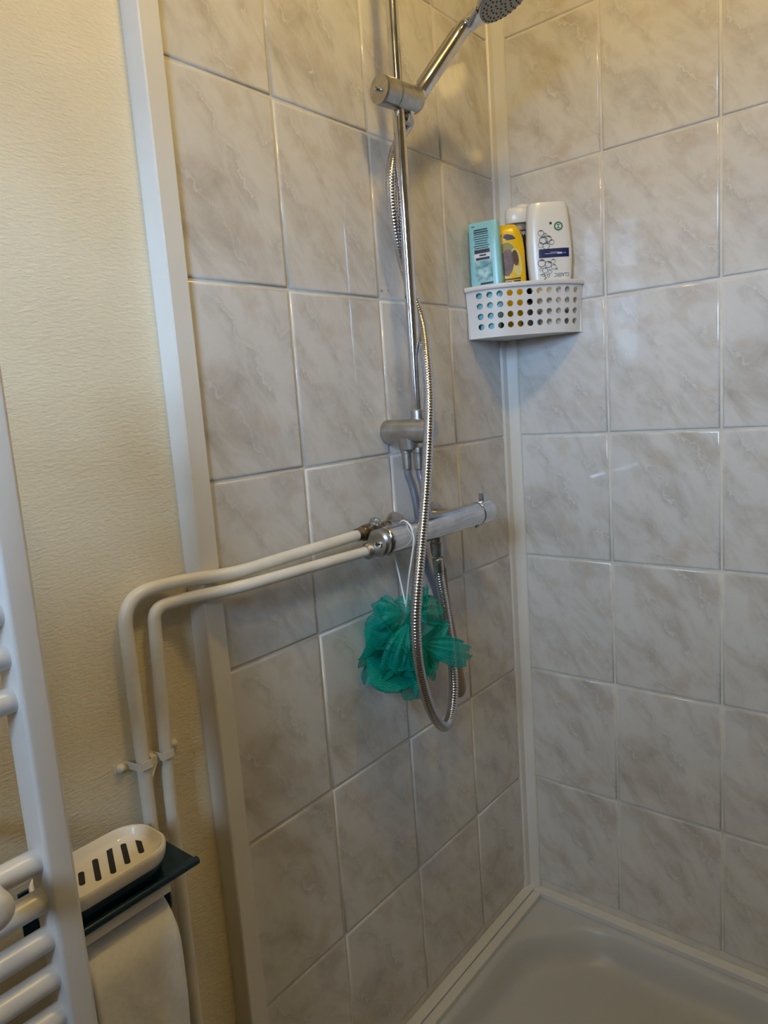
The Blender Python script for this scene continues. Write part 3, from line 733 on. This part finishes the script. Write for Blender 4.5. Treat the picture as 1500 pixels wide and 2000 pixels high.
# ------------------------------------------------------------------ bottles
def sup(w, d, n, z, k=40, ox=0.0):
    pts = []
    for i in range(k):
        a = 2*pi*i/k; c, s = cos(a), sin(a)
        pts.append(Vector((ox+w/2*math.copysign(abs(c)**(2/n), c), d/2*math.copysign(abs(s)**(2/n), s), z)))
    return pts
class Bottle:
    def __init__(s, name, label, secs, n, m, x, y, rz, tilt=(0, 0), ox=lambda z: 0.0, n_cap=None):
        s.secs, s.n, s.ox = secs, n, ox
        s.t = thing(name, label, 'bottle', (x, y, cz0+0.0055), (tilt[0], tilt[1], rz), group='bottles in the corner basket')
        s.body = auto(obj('bottle_body', loft(bmesh.new(), [sup(w, d, n, z, ox=ox(z)) for z, w, d in secs]), m, s.t), 50)
    def wd(s, z):
        for a, b in zip(s.secs, s.secs[1:]):
            if a[0] <= z <= b[0]:
                f = (z-a[0])/max(1e-9, b[0]-a[0]); return a[1]+(b[1]-a[1])*f, a[2]+(b[2]-a[2])*f
        return s.secs[-1][1:]
    def on(s, u, z, e=0.0005):
        w, d = s.wd(z); x = max(-1, min(1, 2*(u-s.ox(z))/w)); return Vector((u, -(d/2)*(1-abs(x)**s.n)**(1/s.n)-e, z))
    def poly(s, bm, pts, e=0.0005):
        bm.faces.new([bm.verts.new(s.on(u, z, e)) for u, z in pts])
    def rect(s, bm, u0, u1, z0, z1, e=0.0005, n=6):
        for i in range(n):
            a, b = u0+(u1-u0)*i/n, u0+(u1-u0)*(i+1)/n; s.poly(bm, [(a, z0), (b, z0), (b, z1), (a, z1)], e)
    def ring(s, bm, u, z, r, w, e=0.0005, k=18, a0=0, a1=2*pi):
        for i in range(k):
            a, b = a0+(a1-a0)*i/k, a0+(a1-a0)*(i+1)/k
            s.poly(bm, [(u+r*cos(a), z+r*sin(a)), (u+r*cos(b), z+r*sin(b)), (u+(r-w)*cos(b), z+(r-w)*sin(b)), (u+(r-w)*cos(a), z+(r-w)*sin(a))], e)
    def disc(s, bm, u, z, rx, rz, e=0.0005, k=16, rot=0):
        s.poly(bm, [(u+rx*cos(2*pi*i/k)*cos(rot)-rz*sin(2*pi*i/k)*sin(rot), z+rx*cos(2*pi*i/k)*sin(rot)+rz*sin(2*pi*i/k)*cos(rot)) for i in range(k)], e)
    def text(s, txt, u, z, size, m, e=0.0006, flip=True, name='lettering', sx=1.0):
        cu = bpy.data.curves.new('txt', 'FONT'); cu.body = txt; cu.size = size; cu.align_x = 'CENTER'; cu.align_y = 'CENTER'; cu.resolution_u = 3
        to = bpy.data.objects.new('txt', cu); me = bpy.data.meshes.new_from_object(to)
        f = -1 if flip else 1
        for v in me.vertices: v.co = s.on(u+f*v.co.x*sx, z+f*v.co.y, e)
        me.materials.clear(); me.materials.append(m); bpy.data.objects.remove(to); bpy.data.curves.remove(cu)
        return link(bpy.data.objects.new(name, me), s.t)
    def add(s, name, bm, m):
        bmesh.ops.recalc_face_normals(bm, faces=bm.faces); return obj(name, bm, m, s.t)
# aqua tube
b1 = Bottle('shower_gel_bottle', 'aqua blue bottle standing upside down, leaning to the tiled wall in the basket',
            [(0, .036, .024), (.03, .037, .025), (.034, .048, .027), (.05, .055, .027), (.10, .060, .027), (.160, .058, .026), (.199, .056, .024), (.203, .054, .022)], 5, M_teal, -0.1122, -0.0358, radians(-74), (0, radians(-1.2)))
bm = bmesh.new(); rr = random.Random(3)
zz = 0.1905
for k in range(9):
    wdt = rr.uniform(.024, .030); b1.rect(bm, -.004-wdt/2, -.004+wdt/2, zz-.0024*(1.0 if k < 2 else .6), zz); zz -= .0041
b1.rect(bm, -.021, -.015, .1955, .1968)
b1.add('fine_print', bm, M_black)
bm = bmesh.new(); b1.rect(bm, -.019, .012, .134, .1555); b1.add('pale_label', bm, M_paleprint)
bm = bmesh.new(); b1.rect(bm, -.018, .011, .1475, .1545, e=.0009); b1.rect(bm, -.009, .004, .1425, .1452, e=.0009); b1.rect(bm, -.016, .010, .1355, .1400, e=.0009); b1.add('label_print', bm, M_black)
bm = bmesh.new(); b1.rect(bm, -.018, .014, .0985, .1335); b1.add('sea_picture', bm, M_tealprint)
bm = bmesh.new(); b1.rect(bm, -.010, .014, .0915, .0950); b1.add('small_print', bm, M_black)
b1.text('KOR', .002, .0835, .0150, M_black)
# yellow
b2 = Bottle('shampoo_bottle', 'yellow bottle printed with brown nuts between the aqua and the large white bottle',
            [(0, .030, .022), (.03, .032, .023), (.034, .046, .027), (.08, .060, .029), (.15, .062, .029), (.172, .058, .028), (.186, .050, .025), (.195, .040, .020), (.199, .028, .014)], 3.2, M_yellow, -0.0685, -0.0600, radians(-60), (0, radians(-2)))
bm = bmesh.new(); b2.poly(bm, [(-.022, .170), (.004, .170), (.016, .171), (.010, .178), (.002, .181), (-.016, .181)]); b2.add('logo_patch', bm, M_navyprint)
bm = bmesh.new(); b2.disc(bm, -.003, .148, .016, .018, .0005); b2.add('green_nut', bm, M_olive)
bm = bmesh.new(); b2.disc(bm, .014, .129, .0095, .026, .0007, rot=.12); b2.add('cut_nut', bm, M_cream)
bm = bmesh.new(); b2.disc(bm, -.003, .130, .0125, .024, .0010, rot=-.12); b2.disc(bm, .0125, .137, .006, .014, .0010, rot=.1); b2.add('brown_nuts', bm, M_brown)
bm = bmesh.new(); b2.rect(bm, -.010, .020, .0985, .1010); b2.rect(bm, .006, .019, .0930, .0968); b2.rect(bm, -.010, .003, .083, .0960); b2.add('small_print', bm, M_black)
# large white
b4 = Bottle('shower_cream_bottle', 'large glossy white bottle with navy band and green round mark in the basket', 
            [(0, .044, .030), (.035, .045, .031), (.037, .060, .034), (.07, .068, .036), (.10, .0775, .038), (.13, .0815, .040), (.16, .0815, .040), (.204, .076, .038), (.222, .071, .036), (.228, .067, .033), (.230, .05, .024)], 3.6, M_whitep, -0.0352, -0.1208, radians(-54), (0, radians(0.5)), ox=lambda z: (.0825-(.0825-.010*max(0, (z-.12)/.1)))*-.35)
bm = bmesh.new(); b4.rect(bm, -.0225, .0325, .130, .1455, n=14); b4.add('navy_band', bm, M_navyprint)
bm = bmesh.new(); b4.rect(bm, -.012, .027, .1365, .1372, e=.0008, n=8); b4.rect(bm, -.002, .012, .1388, .1394, e=.0008); b4.rect(bm, .011, .019, .1355, .1385, e=.0008); b4.add('band_print', bm, M_paleprint)
bm = bmesh.new(); b4.ring(bm, .0140, .184, .0080, .0025); b4.add('green_ring', bm, M_greenprint)
bm = bmesh.new(); b4.rect(bm, .0112, .0168, .1864, .1876, n=2); b4.rect(bm, .0112, .0168, .1804, .1816, n=2); b4.poly(bm, [(.0122, .1864), (.0158, .1864), (.0140, .184)]); b4.poly(bm, [(.0122, .1816), (.0140, .184), (.0158, .1816)]); b4.add('green_mark', bm, M_greenprint)
bm = bmesh.new(); b4.rect(bm, -.0020, .0022, .1880, .1922, n=1); b4.add('square_mark', bm, M_black)
bm = bmesh.new(); rr = random.Random(5)
for u, z, r in ((-.018, .174, .0055), (-.010, .171, .0028), (-.014, .161, .0075), (-.005, .163, .0060), (.001, .157, .0048), (-.019, .153, .0050), (-.009, .151, .0065), (-.018, .121, .0072), (-.006, .118, .0062), (.003, .123, .0042), (.004, .113, .0048),
                (-.012, .108, .0050), (-.003, .105, .0038), (-.015, .100, .0028), (-.006, .098, .0026), (-.019, .110, .0030), (.009, .109, .0018), (-.011, .094, .0018)):
    b4.ring(bm, u, z, r, max(.0007, r*.17), k=16); b4.ring(bm, u, z, r*.98, r*.42, k=10, a0=rr.uniform(.4, 1.2), a1=rr.uniform(1.5, 2.4), e=.0006)
for k in range(24):
    b4.disc(bm, -.015+rr.gauss(0, 1)*.003, .102-rr.random()*.015, rr.uniform(.0005, .0011), rr.uniform(.0005, .0013), k=6)
b4.add('bubble_print', bm, M_greyprint)
b4.text('CLASSIC', .0185, .0990, .0095, M_greyprint, sx=0.78)
# white-capped one at the back
b3 = Bottle('lotion_bottle', 'black-labelled bottle with a white cap, behind the yellow and white bottles', 
            [(0, .040, .032), (.10, .042, .034), (.198, .042, .034), (.203, .038, .030), (.207, .034, .026)], 2.4, mat('grey_bottle', (0.16, 0.16, 0.17), 0.35), -0.0300, -0.0560, radians(-62))
bm = loft(bmesh.new(), [sup(w, d, 2.8, z) for z, w, d in ((.2065, .044, .034), (.209, .047, .036), (.229, .046, .035), (.234, .042, .032), (.236, .032, .024))])
cp_ = auto(obj('cap', bm, M_whitep, b3.t), 50)
obj('cap_lid', loft(bmesh.new(), [[p+Vector((.010, 0, 0)) for p in sup(w, d, 2.4, z)] for z, w, d in ((.234, .028, .026), (.239, .027, .025), (.2405, .022, .020))]), M_whitep, cp_)
bm = loft(bmesh.new(), [sup(.0428, .0348, 2.4, z) for z in (.06, .193)]); obj('label_sleeve', bm, M_black, b3.t)
b3.text('FOR', .0050, .186, .0105, M_whitep, e=.0012, flip=False)

# ------------------------------------------------------------------ towel radiator
RF, RB = -0.150, -0.112
xr = pix(110, 1430, 1, RF).x; xl = pix(50, 1420, 1, RF).x
rd = thing('towel_radiator', 'white tubular towel radiator with flat posts standing off the papered wall', 'radiator', (xl, RF, 0.45))
zb0, zt0 = ZB-1.52, ZB-0.565
def post(x0, x1):
    bm = bmesh.new(); hx, hy = (x1-x0)/2, (RB-RF)/2; cx, cy = (x0+x1)/2-xl, (RF+RB)/2-RF
    loft(bm, [rrect(cx, cy, hx, hy, 0.004, zb0-.45), rrect(cx, cy, hx, hy, 0.004, zt0-.45)]); return bm
auto(obj('post', post(xl, xr), M_rad, rd), 40)
XL2 = xl-0.46
auto(obj('post', post(XL2-(xr-xl), XL2), M_rad, rd), 40)
TYC = RF+0.018; tr_ = 0.0108
zs = [pix(px, py, 1, TYC).z for px, py in ((5, 1196), (17, 1280), (27, 1365), (78, 1677), (90, 1754), (101, 1827), (114, 1900), (124, 1974))]
pitch = (zs[3]-zs[7])/4
zs += [zs[7]-pitch*k for k in (1, 2)] + [zs[0]+pitch*k for k in (1, 2)] + [zs[0]+pitch*5.4]
for z in zs:
    auto(obj('tube', newlathe((XL2-xl-0.004, TYC-RF, z-.45), (1, 0, 0), [(0, tr_), (xl-XL2+0.010, tr_)], 24), M_rad, rd), 60)
kp = pix(-4, 1791, 1, -0.185)
cap = obj('bracket_cap', newlathe((kp.x-xl, -0.036, kp.z-.45), (0, 1, 0), [(0, .004), (.0008, .010), (.004, .0140), (.010, .0155), (.030, .0155), (.034, .012)], 32), M_rad, rd, True)
obj('bracket_stem', newlathe((kp.x-xl, -0.004, kp.z-.45), (0, 1, 0), [(0, .008), (YP-RF+0.004, .008)], 20), M_rad, rd, True)

# ------------------------------------------------------------------ shelf with toilet roll and soap dish
SZ = ZB-1.146
xR = pix(388, 1678, 2, SZ).x; xL = -1.054; yF = pix(388, 1678, 2, SZ).y; yBk = 0.002
sh = thing('roll_holder_shelf', 'navy blue lacquered shelf and toilet roll holder on the papered wall', 'shelf', ((xR+xL)/2, yBk, SZ))
sx0, sx1, sy = xL-sh.location.x, xR-sh.location.x, yF-yBk
obj('plate', newbox(sx0, sx1, sy, 0, -.0040, 0, bev=.001), M_navy, sh)
obj('front_lip', newlathe((sx0, sy+.001, -.0005), (1, 0, 0), [(0, .0030), (.001, .0045), (sx1-sx0-.001, .0045), (sx1-sx0, .0030)], 20), M_navy, sh, True)
obj('back_rail', newbox(sx0, sx1, -.003, 0.0, -.05, 0.006, bev=.001), M_navy, sh)
obj('wall_foot', newbox(sx0+.070, sx0+.10, 0, YP-yBk, -.05, -.02, bev=.001), M_navy, sh)
obj('front_rail', newbox(sx0+.004, sx1-.036, sy+.0010, sy+.0045, -.0165, -.0035, bev=.0008), M_rail, sh)
ax = pix(325, 1740, 1, -0.055)
rc = Vector((0, -0.056-yBk, ax.z-.030-SZ)); rr_ = 0.050
rc.z = -0.072
for x in (ax.x-sh.location.x, sx0+.006):
    obj('arm', tube(bmesh.new(), fillet([Vector((x, rc.y, -.003)), Vector((x, rc.y, rc.z)), Vector((x-.03*(1 if x > 0 else -1), rc.y, rc.z))], .008), .0042, 14), M_navy, sh, True)
xr1 = pix(350, 1850, 1, -0.104).x; xr0 = xr1-0.096
rl = thing('toilet_roll', 'white toilet roll with a loose sheet hanging, under the navy shelf', 'toilet roll', ((xr0+xr1)/2, sh.location.y+rc.y, SZ+rc.z))
hw = (xr1-xr0)/2
auto(obj('paper_roll', newlathe((-hw+.001, 0, 0), (1, 0, 0), [(0, .021), (0, rr_), (2*hw-.002, rr_), (2*hw-.002, .021), (0.0, .021)], 48, cap0=False, cap1=False), M_tissue, rl), 50)
bm = bmesh.new(); rows = []
prof = []
for k in range(13):
    a = radians(75+105*k/12); prof.append((rr_+.0012, a))
pth = [Vector((0, cos(a)*r, sin(a)*r)) for r, a in prof]
last = pth[-1]
for k in range(1, 31): 
    t = k/30; pth.append(Vector((0, last.y-.003*sin(t*3.0)+.010*t*t, last.z-.30*t)))
rn = random.Random(4)
for j, p in enumerate(pth):
    row = []
    for i in range(21):
        x = -hw+2*hw*i/20; dmp = max(0, (j-8)/30)
        wr = .0028*dmp*sin(x*95+j*.42+1.0)+.0016*dmp*sin(x*190-j*.9)
        edge = (.004*sin(j*.16)*dmp) if i > 14 else 0
        row.append(bm.verts.new((x+edge*(i-14)/6 if i > 14 else x, p.y+wr-.0008, p.z)))
    rows.append(row)
for a, b in zip(rows, rows[1:]):
    for k in range(20): bm.faces.new((a[k], a[k+1], b[k+1], b[k]))
o = obj('hanging_sheet', bm, M_tissue, rl, True); sm = o.modifiers.new('thickness', 'SOLIDIFY'); sm.thickness = 0.0006

DZ = SZ+0.004
dtop = DZ+0.027+0.004
cdx = (pix(335, 1640, 2, dtop).x + pix(60, 1770, 2, dtop).x)/2
pb = pix(209, 1627, 2, dtop); pfv = pix(251, 1699, 2, dtop)
dcy = (pb.y+pfv.y)/2; dhy = min(0.047, abs(pb.y-pfv.y)/2)
pr = pix(343, 1640, 2, dtop)
dhx = 0.066; dcx = pr.x-dhx
sd = thing('soap_dish', 'white ceramic soap dish with dark drain slots on the navy shelf', 'soap dish', (dcx, dcy, DZ+0.004))
def dl(hx, hy, z, r=None): return rrect(0, 0, hx, hy, min(hx, hy)*0.78 if r is None else r, z, 10)
loops = [dl(dhx-.008, dhy-.008, .0095), dl(dhx-.003, dhy-.003, .0105), dl(dhx-.001, dhy-.001, .015), dl(dhx, dhy, .0225), dl(dhx, dhy, .0255), dl(dhx-.001, dhy-.001, .027), dl(dhx-.003, dhy-.003, .027), dl(dhx-.0042, dhy-.0042, .0255), dl(dhx-.007, dhy-.007, .0200), dl(dhx-.0095, dhy-.0095, .0170), dl(dhx-.014, dhy-.014, .0158)]
auto(obj('dish', loft(bmesh.new(), loops), M_ceramic, sd), 45)
obj('drip_base', loft(bmesh.new(), [dl(dhx-.010, dhy-.010, -.004), dl(dhx-.006, dhy-.006, -.003), dl(dhx-.005, dhy-.005, .0110)]), M_navy, sd, True)
fz = DZ+.0159+.004
for a, b in (((158, 1703), (161, 1729)), ((185, 1678), (193, 1720)), ((212, 1653), (222, 1706)), ((240, 1648), (250, 1687)), ((269, 1638), (277, 1666))):
    p, q = pix(*a, 2, fz)-sd.location, pix(*b, 2, fz)-sd.location
    c_ = (p+q)/2; d_ = q-p; lp = [[Matrix.Rotation(math.atan2(d_.y, d_.x), 3, 'Z') @ v_ + Vector((c_.x, c_.y, 0)) for v_ in rrect(0, 0, d_.length/2, .0030, .0028, z, 4)] for z in (.0140, .01605)]
    obj('drain_slot', loft(bmesh.new(), lp), M_slot, sd)
